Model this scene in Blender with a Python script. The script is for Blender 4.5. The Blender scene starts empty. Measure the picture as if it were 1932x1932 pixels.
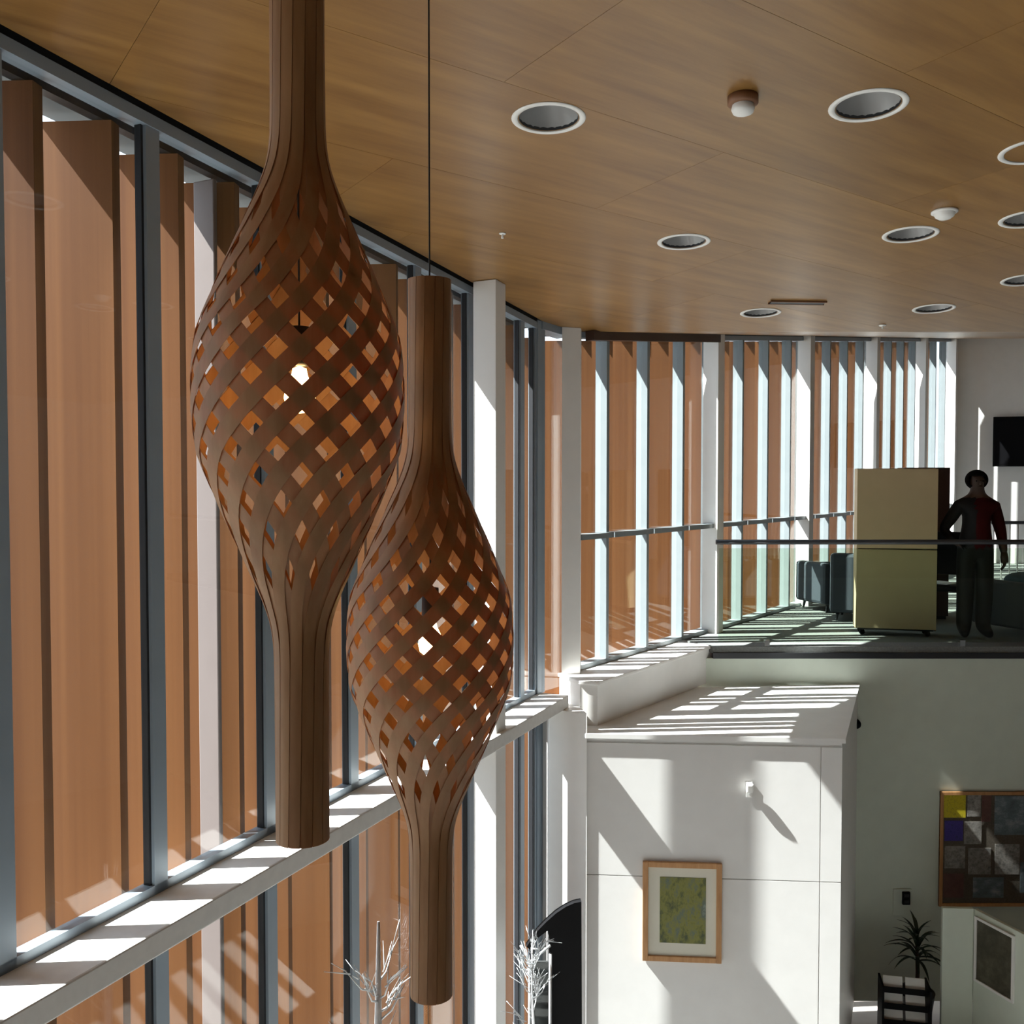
import bpy, bmesh, math, random
from mathutils import Vector, Matrix
from mathutils.geometry import tessellate_polygon

scene = bpy.context.scene
C = scene.collection
random.seed(7)

# ------------------------------------------------------------------ camera
EYE = 4.82                                   # upper floor at 3.20, lower floor at -0.30
cam_data = bpy.data.cameras.new('camera')
cam_data.sensor_width = 36.0
cam_data.lens = 36.0 * 1850.0 / 1932.0
cam_data.clip_start = 0.05
cam_data.clip_end = 300
cam = bpy.data.objects.new('camera', cam_data)
cam.location = (0, 0, EYE)
cam.rotation_euler = (math.pi / 2 - math.atan(61.0 / 1850.0), 0, 0)
C.objects.link(cam)
scene.camera = cam

# ------------------------------------------------------------------ sky, sun, exposure
world = bpy.data.worlds.new('sky')
scene.world = world
world.use_nodes = True
wn = world.node_tree
wn.nodes.clear()
bg = wn.nodes.new('ShaderNodeBackground')
bg.inputs['Color'].default_value = (0.72, 0.84, 1.0, 1)
bg.inputs['Strength'].default_value = 2.0
wo = wn.nodes.new('ShaderNodeOutputWorld')
wn.links.new(bg.outputs[0], wo.inputs[0])

SUN_DIR = Vector((1.0, 0.080, -1.25)).normalized()      # direction the light travels
sun_data = bpy.data.lights.new('sun', 'SUN')
sun_data.energy = 18.0
sun_data.angle = 0.009
sun_data.color = (1.0, 0.98, 0.955)
sun = bpy.data.objects.new('sun', sun_data)
sun.rotation_euler = SUN_DIR.to_track_quat('-Z', 'Y').to_euler()
sun.location = (-12, -1, 20)
C.objects.link(sun)

scene.view_settings.view_transform = 'Standard'
scene.view_settings.look = 'None'
scene.view_settings.gamma = 1.0
scene.view_settings.use_curve_mapping = False
scene.view_settings.exposure = 0.80
scene.cycles.max_bounces = 14
scene.cycles.diffuse_bounces = 7
scene.cycles.transparent_max_bounces = 24
scene.cycles.sample_clamp_indirect = 6.0

# ------------------------------------------------------------------ materials
def new_mat(name):
    m = bpy.data.materials.new(name)
    m.use_nodes = True
    nt = m.node_tree
    nt.nodes.clear()
    out = nt.nodes.new('ShaderNodeOutputMaterial')
    return m, nt, out

def plain(name, col, rough=0.6, metal=0.0, var=0.06, scale=6.0, bump=0.0, spec=0.5, emit=None):
    m, nt, out = new_mat(name)
    p = nt.nodes.new('ShaderNodeBsdfPrincipled')
    p.inputs['Roughness'].default_value = rough
    p.inputs['Metallic'].default_value = metal
    p.inputs['Specular IOR Level'].default_value = spec
    tc = nt.nodes.new('ShaderNodeTexCoord')
    nz = nt.nodes.new('ShaderNodeTexNoise')
    nz.inputs['Scale'].default_value = scale
    nz.inputs['Detail'].default_value = 3
    nt.links.new(tc.outputs['Object'], nz.inputs['Vector'])
    rmp = nt.nodes.new('ShaderNodeValToRGB')
    rmp.color_ramp.elements[0].position = 0.3
    rmp.color_ramp.elements[1].position = 0.7
    rmp.color_ramp.elements[0].color = tuple(c * (1 - var) for c in col) + (1,)
    rmp.color_ramp.elements[1].color = tuple(min(1, c * (1 + var)) for c in col) + (1,)
    nt.links.new(nz.outputs['Fac'], rmp.inputs[0])
    nt.links.new(rmp.outputs[0], p.inputs['Base Color'])
    if bump > 0:
        b = nt.nodes.new('ShaderNodeBump')
        b.inputs['Strength'].default_value = bump
        b.inputs['Distance'].default_value = 0.01
        nz2 = nt.nodes.new('ShaderNodeTexNoise')
        nz2.inputs['Scale'].default_value = scale * 12
        nt.links.new(tc.outputs['Object'], nz2.inputs['Vector'])
        nt.links.new(nz2.outputs['Fac'], b.inputs['Height'])
        nt.links.new(b.outputs[0], p.inputs['Normal'])
    if emit:
        p.inputs['Emission Color'].default_value = tuple(emit[0]) + (1,)
        p.inputs['Emission Strength'].default_value = emit[1]
    nt.links.new(p.outputs[0], out.inputs[0])
    return m

def wood(name, dark, light, stretch, rot=0.0, rough=0.5, spec=0.4, translucent=0.0, tcol=(1, .4, .1), perobj=0.12):
    """grain stretched along one axis; 'stretch' is the mapping scale"""
    m, nt, out = new_mat(name)
    p = nt.nodes.new('ShaderNodeBsdfPrincipled')
    p.inputs['Roughness'].default_value = rough
    p.inputs['Specular IOR Level'].default_value = spec
    tc = nt.nodes.new('ShaderNodeTexCoord')
    mp = nt.nodes.new('ShaderNodeMapping')
    mp.inputs['Scale'].default_value = stretch
    mp0 = nt.nodes.new('ShaderNodeMapping')
    mp0.inputs['Rotation'].default_value = (0, 0, rot)
    nt.links.new(tc.outputs['Object'], mp0.inputs['Vector'])
    oi = nt.nodes.new('ShaderNodeObjectInfo')
    add = nt.nodes.new('ShaderNodeVectorMath')
    add.operation = 'ADD'
    mul = nt.nodes.new('ShaderNodeMath')
    mul.operation = 'MULTIPLY'
    mul.inputs[1].default_value = 37.0
    nt.links.new(oi.outputs['Random'], mul.inputs[0])
    nt.links.new(mp0.outputs[0], mp.inputs['Vector'])
    nt.links.new(mp.outputs[0], add.inputs[0])
    nt.links.new(mul.outputs[0], add.inputs[1])
    nz = nt.nodes.new('ShaderNodeTexNoise')
    nz.inputs['Scale'].default_value = 1.0
    nz.inputs['Detail'].default_value = 6
    nz.inputs['Roughness'].default_value = 0.62
    nt.links.new(add.outputs[0], nz.inputs['Vector'])
    rmp = nt.nodes.new('ShaderNodeValToRGB')
    rmp.color_ramp.elements[0].position = 0.28
    rmp.color_ramp.elements[1].position = 0.72
    rmp.color_ramp.elements[0].color = tuple(dark) + (1,)
    rmp.color_ramp.elements[1].color = tuple(light) + (1,)
    nt.links.new(nz.outputs['Fac'], rmp.inputs[0])
    hsv = nt.nodes.new('ShaderNodeHueSaturation')
    mr = nt.nodes.new('ShaderNodeMapRange')
    mr.inputs['To Min'].default_value = 1 - perobj
    mr.inputs['To Max'].default_value = 1 + perobj
    nt.links.new(oi.outputs['Random'], mr.inputs['Value'])
    nt.links.new(mr.outputs[0], hsv.inputs['Value'])
    nt.links.new(rmp.outputs[0], hsv.inputs['Color'])
    nt.links.new(hsv.outputs[0], p.inputs['Base Color'])
    if translucent > 0:
        t = nt.nodes.new('ShaderNodeBsdfTranslucent')
        t.inputs['Color'].default_value = tuple(tcol) + (1,)
        mx = nt.nodes.new('ShaderNodeMixShader')
        mx.inputs[0].default_value = translucent
        nt.links.new(p.outputs[0], mx.inputs[1])
        nt.links.new(t.outputs[0], mx.inputs[2])
        nt.links.new(mx.outputs[0], out.inputs[0])
    else:
        nt.links.new(p.outputs[0], out.inputs[0])
    return m

def glass(name, tint, ior=1.35, rough=0.0):
    m, nt, out = new_mat(name)
    t = nt.nodes.new('ShaderNodeBsdfTransparent')
    t.inputs['Color'].default_value = tuple(tint) + (1,)
    g = nt.nodes.new('ShaderNodeBsdfGlossy')
    g.inputs['Roughness'].default_value = rough
    f = nt.nodes.new('ShaderNodeFresnel')
    geo = nt.nodes.new('ShaderNodeNewGeometry')
    mr = nt.nodes.new('ShaderNodeMapRange')             # same reflectance on both faces of the pane
    mr.inputs['To Min'].default_value = ior
    mr.inputs['To Max'].default_value = 1.0 / ior
    nt.links.new(geo.outputs['Backfacing'], mr.inputs['Value'])
    nt.links.new(mr.outputs[0], f.inputs['IOR'])
    mx = nt.nodes.new('ShaderNodeMixShader')
    nt.links.new(f.outputs[0], mx.inputs[0])
    nt.links.new(t.outputs[0], mx.inputs[1])
    nt.links.new(g.outputs[0], mx.inputs[2])
    nt.links.new(mx.outputs[0], out.inputs[0])
    return m

def emis(name, col, s):
    m, nt, out = new_mat(name)
    e = nt.nodes.new('ShaderNodeEmission')
    e.inputs['Color'].default_value = tuple(col) + (1,)
    e.inputs['Strength'].default_value = s
    nt.links.new(e.outputs[0], out.inputs[0])
    return m

def print_mat(name, cols, scale, contrast=0.5):
    """abstract flat print: several inks in irregular patches"""
    m, nt, out = new_mat(name)
    p = nt.nodes.new('ShaderNodeBsdfPrincipled')
    p.inputs['Roughness'].default_value = 0.5
    tc = nt.nodes.new('ShaderNodeTexCoord')
    mp = nt.nodes.new('ShaderNodeMapping')
    mp.inputs['Scale'].default_value = scale
    nz = nt.nodes.new('ShaderNodeTexNoise')
    nz.inputs['Scale'].default_value = 1.0
    nz.inputs['Detail'].default_value = 5
    nz.inputs['Roughness'].default_value = 0.7
    rmp = nt.nodes.new('ShaderNodeValToRGB')
    cr = rmp.color_ramp
    n = len(cols)
    while len(cr.elements) < n:
        cr.elements.new(0.5)
    for i, c in enumerate(cols):
        cr.elements[i].position = 0.5 - contrast / 2 + contrast * i / max(1, n - 1)
        cr.elements[i].color = tuple(c) + (1,)
    nt.links.new(tc.outputs['Object'], mp.inputs['Vector'])
    nt.links.new(mp.outputs[0], nz.inputs['Vector'])
    nt.links.new(nz.outputs['Fac'], rmp.inputs[0])
    nt.links.new(rmp.outputs[0], p.inputs['Base Color'])
    nt.links.new(p.outputs[0], out.inputs[0])
    return m

SEAM = math.radians(34.5)
M = {
    'white': plain('white_paint', (.80, .79, .77), .55, var=.02),
    'wallwhite': plain('white_panel', (.78, .775, .765), .45, var=.02),
    'grey_wall': plain('grey_green_wall', (.62, .685, .60), .7, var=.03),
    'room_grey': plain('warm_grey_paint', (.55, .545, .53), .7, var=.03),
    'sill': plain('stone_sill', (.70, .69, .67), .5, var=.04, scale=20),
    'alu': plain('aluminium_grey_paint', (.27, .33, .39), .35, metal=.15, var=.03),
    'alu_pale': plain('pale_aluminium', (.23, .265, .28), .35, metal=.1, var=.03),
    'gasket': plain('black_rubber', (.015, .016, .02), .6),
    'dark_metal': plain('dark_steel', (.035, .037, .042), .45, metal=.3),
    'soffit': plain('dark_soffit_board', (.06, .07, .08), .7),
    'fin': wood('cedar_fin', (.145, .053, .017), (.245, .102, .035), (14, 14, .8), rough=.65, spec=.25, perobj=.2),
    'ceil': wood('oak_veneer', (.185, .083, .018), (.325, .170, .046), (1.1, 11, 11), rot=-SEAM, rough=.36, spec=.75, perobj=.05),
    'lamp': wood('bent_plywood', (.235, .112, .043), (.40, .225, .105), (20, 20, 3), rough=.5, spec=.35,
                 translucent=.17, tcol=(.95, .22, .02), perobj=.08),
    'frame_wood': wood('frame_oak', (.40, .19, .07), (.55, .30, .13), (30, 30, 4), rough=.45),
    'brown': plain('dark_brown_laminate', (.045, .02, .012), .4),
    'glass': glass('window_glass', (.93, .955, .95), 1.38),
    'glass_green': glass('balustrade_glass', (.86, .92, .85), 1.35),
    'carpet': plain('grey_carpet', (.17, .18, .175), .95, var=.15, scale=60, bump=.3, spec=.1),
    'floor': plain('grey_vinyl_floor', (.34, .335, .325), .5, var=.05),
    'ground': plain('outside_paving', (.30, .29, .27), .9, var=.2, scale=2),
    'cream': plain('cream_laminate', (.50, .395, .235), .5, var=.03),
    'slate': plain('slate_upholstery', (.030, .038, .052), .8, var=.1, scale=40, bump=.2),
    'charcoal': plain('charcoal_upholstery', (.028, .03, .03), .85, var=.1, scale=40, bump=.2),
    'teal': plain('teal_fabric', (.045, .085, .095), .85, var=.12, scale=30, bump=.2),
    'black': plain('black_satin', (.006, .006, .007), .6, spec=.12),
    'black_gloss': plain('black_screen', (.004, .004, .005), .5, spec=.12),
    'plastic_white': plain('white_plastic', (.82, .82, .80), .4, var=.01),
    'plastic_brown': plain('brown_plastic', (.20, .09, .04), .5),
    'chrome': plain('brushed_reflector', (.75, .75, .74), .22, metal=1.0),
    'reflector': plain('satin_reflector', (.42, .42, .42), .5, metal=.5),
    'silver': plain('silver_twig', (.70, .72, .74), .28, metal=.6),
    'trunk_reflection': plain('white_reflection_bark', (.80, .77, .76), .6, var=.1, scale=30),
    'paper': plain('white_paper', (.78, .78, .76), .7, var=.02),
    'mat_board': plain('cream_mat_board', (.72, .70, .60), .8, var=.02),
    'leaf': plain('dark_green_leaf', (.014, .035, .018), .4, var=.2, scale=20),
    'pot': plain('dark_pot', (.03, .03, .032), .4),
    'skin': plain('brown_skin', (.055, .03, .02), .6),
    'hair': plain('black_hair', (.006, .005, .0045), .95, spec=.05),
    'red': plain('dark_red_shirt', (.045, .005, .006), .9, spec=.1),
    'jacket': plain('charcoal_jacket', (.018, .017, .017), .9, spec=.1),
    'trousers': plain('black_trousers', (.010, .011, .012), .8),
    'post_reflection': plain('pale_reflection_post', (.15, .122, .115), .5, var=.03),
    'bulb': emis('warm_bulb', (1.0, .60, .22), 15.0),
    'art': print_mat('woodland_print', [(.015, .03, .012), (.05, .07, .02), (.20, .20, .03), (.10, .13, .10), (.30, .36, .30)], (9, 9, 5)),
    'yellow': print_mat('yellow_poster', [(.30, .24, .01), (.62, .52, .02), (.25, .2, .03)], (40, 40, 40)),
    'purple': print_mat('purple_poster', [(.03, .025, .15), (.07, .05, .30), (.02, .02, .06)], (30, 30, 30)),
    'sheet_grey': print_mat('grey_printed_sheet', [(.05, .05, .05), (.25, .24, .22), (.42, .40, .37)], (26, 26, 26)),
    'sheet_maroon': print_mat('maroon_printed_sheet', [(.08, .03, .03), (.16, .08, .06)], (20, 20, 20)),
    'sheet_photo': print_mat('photo_sheet', [(.05, .06, .07), (.12, .16, .18), (.38, .40, .42)], (6, 6, 10)),
    'cork': plain('cork_board', (.10, .085, .065), .9, var=.2, scale=80),
    'screen_img': print_mat('dark_picture_print', [(.03, .028, .018), (.07, .065, .045), (.14, .13, .09)], (6, 6, 6)),
}

# ------------------------------------------------------------------ mesh helpers
def tag(o, label=None, cat=None, group=None, kind=None):
    if label: o['label'] = label
    if cat: o['category'] = cat
    if group: o['group'] = group
    if kind: o['kind'] = kind
    return o

def empty(name, loc=(0, 0, 0), rotz=0.0, parent=None):
    o = bpy.data.objects.new(name, None)
    o.location = loc
    o.rotation_euler = (0, 0, rotz)
    C.objects.link(o)
    if parent: o.parent = parent
    return o

def mesh_obj(name, me, mat, parent=None, smooth=False):
    if mat is not None and not me.materials:
        me.materials.append(M[mat] if isinstance(mat, str) else mat)
    if smooth:
        for p in me.polygons: p.use_smooth = True
    o = bpy.data.objects.new(name, me)
    C.objects.link(o)
    if parent: o.parent = parent
    return o

def from_data(name, verts, faces, mat, parent=None, smooth=False):
    me = bpy.data.meshes.new(name)
    me.from_pydata([tuple(v) for v in verts], [], faces)
    bm = bmesh.new()
    bm.from_mesh(me)
    bmesh.ops.recalc_face_normals(bm, faces=bm.faces)
    bm.to_mesh(me)
    bm.free()
    return mesh_obj(name, me, mat, parent, smooth)

def bm_obj(name, bm, mat, parent=None, smooth=False):
    bmesh.ops.recalc_face_normals(bm, faces=bm.faces)
    me = bpy.data.meshes.new(name)
    bm.to_mesh(me)
    bm.free()
    return mesh_obj(name, me, mat, parent, smooth)

def prism(name, poly, z0, z1, mat, parent=None, bevel=0.0):
    """vertical prism; z0 / z1 numbers or functions of (x, y)"""
    f0 = z0 if callable(z0) else (lambda x, y: z0)
    f1 = z1 if callable(z1) else (lambda x, y: z1)
    n = len(poly)
    v = [(x, y, f0(x, y)) for x, y in poly] + [(x, y, f1(x, y)) for x, y in poly]
    fc = [tuple(range(n))[::-1], tuple(range(n, 2 * n))]
    fc += [(i, (i + 1) % n, n + (i + 1) % n, n + i) for i in range(n)]
    o = from_data(name, v, fc, mat, parent)
    if bevel > 0:
        bv = o.modifiers.new('bevel', 'BEVEL')
        bv.width = bevel
        bv.segments = 2
        bv.limit_method = 'ANGLE'
    return o

def add_box(bm, c, s, rotz=0.0, mtx=None):
    r = bmesh.ops.create_cube(bm, size=1.0)
    T = Matrix.Translation(c) @ Matrix.Rotation(rotz, 4, 'Z') @ Matrix.Diagonal((s[0], s[1], s[2], 1))
    if mtx is not None: T = mtx @ T
    bmesh.ops.transform(bm, matrix=T, verts=r['verts'])
    return r['verts']

def box(name, c, s, mat, parent=None, rotz=0.0, bevel=0.0):
    bm = bmesh.new()
    add_box(bm, c, s, rotz)
    if bevel > 0:
        bmesh.ops.bevel(bm, geom=bm.edges[:], offset=bevel, segments=2, affect='EDGES', profile=.5)
    return bm_obj(name, bm, mat, parent)

def bar(name, p, q, w, h, mat, parent=None, side=None):
    """rectangular bar from p to q; w along 'side' (horizontal), h across"""
    p, q = Vector(p), Vector(q)
    d = (q - p).normalized()
    s = Vector(side).normalized() if side is not None else d.cross(Vector((0, 0, 1))).normalized()
    u = s.cross(d).normalized()
    v = []
    for e in (p, q):
        for a, b in ((-1, -1), (1, -1), (1, 1), (-1, 1)):
            v.append(e + s * a * w / 2 + u * b * h / 2)
    return from_data(name, v, [(0, 1, 2, 3), (7, 6, 5, 4), (0, 4, 5, 1), (1, 5, 6, 2), (2, 6, 7, 3), (3, 7, 4, 0)], mat, parent)

def add_tube(bm, pts, rad, seg=8, cap=True):
    pts = [Vector(p) for p in pts]
    n = len(pts)
    rad = rad if isinstance(rad, (list, tuple)) else [rad] * n
    rings = []
    prev = None
    for i, p in enumerate(pts):
        d = (pts[min(i + 1, n - 1)] - pts[max(i - 1, 0)]).normalized()
        if prev is None:
            a = d.cross(Vector((0, 0, 1)))
            if a.length < 1e-3: a = d.cross(Vector((1, 0, 0)))
        else:
            a = prev - d * prev.dot(d)
        a.normalize()
        prev = a
        b = d.cross(a)
        rings.append([bm.verts.new(p + (a * math.cos(k * 2 * math.pi / seg) + b * math.sin(k * 2 * math.pi / seg)) * rad[i]) for k in range(seg)])
    for i in range(n - 1):
        for k in range(seg):
            bm.faces.new((rings[i][k], rings[i][(k + 1) % seg], rings[i + 1][(k + 1) % seg], rings[i + 1][k]))
    if cap:
        bm.faces.new(rings[0][::-1])
        bm.faces.new(rings[-1])

def tube(name, pts, rad, mat, parent=None, seg=8):
    bm = bmesh.new()
    add_tube(bm, pts, rad, seg)
    return bm_obj(name, bm, mat, parent, smooth=True)

def add_lathe(bm, prof, seg=32, c=(0, 0, 0), closed=False):
    rings = []
    for r, z in prof:
        rings.append([bm.verts.new((c[0] + max(r, 1e-4) * math.cos(2 * math.pi * k / seg), c[1] + max(r, 1e-4) * math.sin(2 * math.pi * k / seg), c[2] + z)) for k in range(seg)])
    m = len(rings)
    for i in range(m if closed else m - 1):
        a, b = rings[i], rings[(i + 1) % m]
        for k in range(seg):
            bm.faces.new((a[k], a[(k + 1) % seg], b[(k + 1) % seg], b[k]))

def lathe(name, prof, mat, parent=None, seg=32, closed=False, smooth=True):
    bm = bmesh.new()
    add_lathe(bm, prof, seg, closed=closed)
    bmesh.ops.remove_doubles(bm, verts=bm.verts, dist=2e-4)
    return bm_obj(name, bm, mat, parent, smooth)

# ------------------------------------------------------------------ the plan of the building
UL = Vector((.9153 * .44, .9153)); UL.normalize()     # along the left facade
NL = Vector((UL.y, -UL.x))                              # into the room
UW = Vector((.732, 1.0)); UW.normalize()                # along the far wing facade
NW = Vector((UW.y, -UW.x))
LB = Vector((-3.26, 0.0))
WB = Vector((.221, 7.91))
def LW(t, off=0.0): return LB + UL * t + NL * off
def WW(t, off=0.0): return WB + UW * t + NW * off
T_END = 7.91 / UL.y                                     # where the two facades meet
LOW, DECK, SILL = -0.30, 3.20, 3.09
def cz(y): return 6.36 - .062 * (y - 3.5) if y < 8.3 else 6.0624 + .138 * (y - 8.3)
def czp(d): return lambda x, y: cz(y) + d
def v3(p, z): return (p.x, p.y, z)
XR, YB, YE = 11.0, -5.0, 19.3

# ------------------------------------------------------------------ setting: floors, ceiling, walls
lt0 = YB / UL.y
fl = prism('floor', [tuple(LW(lt0)), (XR, YB), (XR, 9.6), tuple(LW(T_END))], LOW - .2, LOW, 'floor')
tag(fl, kind='structure')
gd = prism('ground', [(-40, -30), (30, -30), (30, 60), (-40, 60)], LOW - .6, LOW - .25, 'ground')
tag(gd, kind='structure')
la = prism('floor_landing', [tuple(LW(lt0, .9)), (XR, YB), (XR, .5), tuple(LW(.5 / UL.y, .9))], DECK - .25, DECK, 'carpet')
tag(la, kind='structure')

# roof / ceiling: falls away from the camera to a fold, then rises over the far wing
ce = empty('ceiling')
tag(ce, kind='structure')
tw_end = (YE - WB.y) / UW.y
cr_l = LW(8.3 / UL.y)                                     # fold on the left
wing_fold = WW((8.3 - WB.y) / UW.y, -.26)
prism('roof_deck', [tuple(LW(lt0, -.45)), (XR + .3, YB - .3), (XR + .3, 8.3), tuple(wing_fold), (LW(T_END, -.45).x, LW(T_END, -.45).y)],
      czp(.19), czp(.45), 'soffit', ce)
prism('roof_deck', [tuple(wing_fold), (XR + .3, 8.3), (XR + .3, YE + .3), tuple(WW(tw_end + .3, -.26))], czp(.19), czp(.45), 'soffit', ce)

# oak panels in rows, each its own piece
front_poly = [tuple(LW(lt0, .03)), (XR, YB), (XR, 8.3), tuple(WW((8.3 - WB.y) / UW.y, .03)), tuple(LW(T_END, .03))]
back_poly = [tuple(WW((8.3 - WB.y) / UW.y, .03)), (XR, 8.3), (XR, YE), tuple(WW(tw_end, .03))]
def clip(poly, a, b):
    """keep the part of poly left of the line a->b"""
    out = []
    n = len(poly)
    def sd(p): return (b[0] - a[0]) * (p[1] - a[1]) - (b[1] - a[1]) * (p[0] - a[0])
    for i in range(n):
        p, q = poly[i], poly[(i + 1) % n]
        sp, sq = sd(p), sd(q)
        if sp >= 0: out.append(p)
        if (sp > 0) != (sq > 0) and abs(sp - sq) > 1e-9:
            k = sp / (sp - sq)
            out.append((p[0] + (q[0] - p[0]) * k, p[1] + (q[1] - p[1]) * k))
    return out
sv = Vector((math.cos(SEAM), math.sin(SEAM)))
sw = Vector((-sv.y, sv.x))
LIGHTS = [(.152, 4.126), (1.437, 4.007), (1.009, 5.808), (2.284, 5.669), (1.915, 7.602), (3.191, 7.464),
          (2.36, 4.47), (2.823, 5.40), (3.458, 6.65), (3.75, 5.2)]
def panels(region, ccw_region, holes):
    rows = range(-9, 22)
    for r in rows:
        w0, w1 = 2.244 + .91 * r, 2.244 + .91 * (r + 1)
        off = {0: 2.13, 1: 3.33, 2: 2.13, 3: 2.73}.get(r, 2.13 + (r % 2) * 1.2)
        for k in range(-7, 9):
            a0, a1 = off + 2.44 * k, off + 2.44 * (k + 1)
            g = .0009
            poly = [tuple(sv * a + sw * w) for a, w in ((a0 + g, w0 + g), (a1 - g, w0 + g), (a1 - g, w1 - g), (a0 + g, w1 - g))]
            n = len(region)
            for i in range(n):
                poly = clip(poly, region[i], region[(i + 1) % n])
                if len(poly) < 3: break
            if len(poly) < 3: continue
            area = .5 * abs(sum(poly[i][0] * poly[(i + 1) % len(poly)][1] - poly[(i + 1) % len(poly)][0] * poly[i][1] for i in range(len(poly))))
            if area < .004: continue
            mine = []
            for (hx, hy) in holes:
                d = Vector((hx, hy))
                pa, pw = d.dot(sv), d.dot(sw)
                if a0 + .13 < pa < a1 - .13 and w0 + .13 < pw < w1 - .13:
                    mine.append((hx, hy))
            if not mine:
                prism('panel', poly, czp(0), czp(.018), 'ceil', ce)
            else:
                loops = [[Vector((x, y, 0)) for x, y in poly]]
                for hx, hy in mine:
                    loops.append([Vector((hx + .125 * math.cos(q * math.pi / 12), hy - .125 * math.sin(q * math.pi / 12), 0)) for q in range(24)])
                tris = tessellate_polygon(loops)
                flat = [v for l in loops for v in l]
                vv = [(v.x, v.y, cz(v.y)) for v in flat] + [(v.x, v.y, cz(v.y) + .018) for v in flat]
                N = len(flat)
                ff = [tuple(t) for t in tris] + [tuple(i + N for i in t)[::-1] for t in tris]
                base = 0
                for l in loops:
                    m = len(l)
                    ff += [(base + i, base + (i + 1) % m, base + (i + 1) % m + N, base + i + N) for i in range(m)]
                    base += m
                from_data('panel', vv, ff, 'ceil', ce)
panels(front_poly, True, LIGHTS)
panels(back_poly, True, [])

wb = prism('wall_back', [(LW(lt0).x - .2, YB - .2), (XR + .2, YB - .2), (XR + .2, YB), (LW(lt0).x - .2, YB)], LOW - .2, czp(.25), 'room_grey')
tag(wb, kind='structure')
wr = prism('wall_right', [(XR, YB), (XR + .2, YB), (XR + .2, YE + .2), (XR, YE + .2)], LOW - .2, czp(.12), 'room_grey')
tag(wr, kind='structure')
we = prism('wall_end', [(WW(tw_end).x - .05, YE), (XR + .2, YE - 1.0), (XR + .2, YE + .2), (WW(tw_end).x - .05, YE + .2)], DECK - .2, czp(.12), 'white')
tag(we, kind='structure')

# balcony floor, its dark edge and the wall under it
bf = prism('floor_balcony', [(1.95, 9.471), (XR, 9.471), (XR, YE), tuple(WW(tw_end, -.02)), tuple(WW((9.95 - WB.y) / UW.y, -.02))], DECK - .06, DECK, 'carpet')
tag(bf, kind='structure')
be = prism('trim_1', [(1.95, 9.455), (XR, 9.455), (XR, 9.60), (1.95, 9.60)], DECK - .115, DECK - .06, 'dark_metal')
tag(be, kind='structure')
bw = prism('wall_balcony', [(1.75, 9.471), (XR, 9.471), (XR, 9.6), (1.75, 9.6)], LOW, DECK - .115, 'grey_wall')
tag(bw, kind='structure')

# ledge block: the white panelled wall below the balcony with its flat top
LZ = 2.838
FA, FB = Vector((.577, 7.616)), Vector((2.535, 7.460))
fu = (FB - FA).normalized()
fn = Vector((fu.y, -fu.x))                               # towards the camera
wf = prism('wall_front', [tuple(FA - fn * .015), tuple(FB - fn * .015), (3.36, 9.47), tuple(WW((9.47 - WB.y) / UW.y, .35)), tuple(WW(.28, .02)), (.40, 7.85)], LOW, LZ - .036, 'wallwhite')
tag(wf, kind='structure')
prism('ledge_top', [tuple(FA + fn * .02 - fu * .0), tuple(FB + fn * .02 + fu * .02), (3.38, 9.468), tuple(WW((9.468 - WB.y) / UW.y, .30)), tuple(WW(.28, .02)), (.40, 7.85)], LZ - .036, LZ, 'wallwhite', wf)
Lf = (FB - FA).length
for (s0, s1) in ((0, 1.80), (1.808, Lf)):
    for (z0, z1) in ((LOW + .02, 1.712), (1.720, LZ - .075)):
        a, b = FA + fu * s0, FA + fu * s1
        prism('panel', [tuple(a), tuple(b), tuple(b - fn * .015), tuple(a - fn * .015)], z0, z1, 'wallwhite', wf)

# low white upstand under the far-wing windows, with its sill
us = prism('wall_upstand', [tuple(WW(.30, 0)), tuple(WW(2.35, 0)), tuple(WW(2.35, .42)), tuple(WW(.22, .42)), (.55, 7.86)], LZ, DECK - .03, 'white')
tag(us, kind='structure')
prism('sill_board', [tuple(WW(.30, -.02)), tuple(WW(2.35, -.02)), tuple(WW(2.35, .44)), tuple(WW(.21, .44)), (.545, 7.845)], DECK - .03, DECK, 'white', us, bevel=.006)

# corner pier between the left glazing and the white wall, lower storey
pr = prism('wall_corner', [(.245, 7.93), (.300, 7.78), (.585, 7.60), (.55, 7.84), (.41, 8.06)], LOW, SILL - .1, 'white')
tag(pr, kind='structure')

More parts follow.
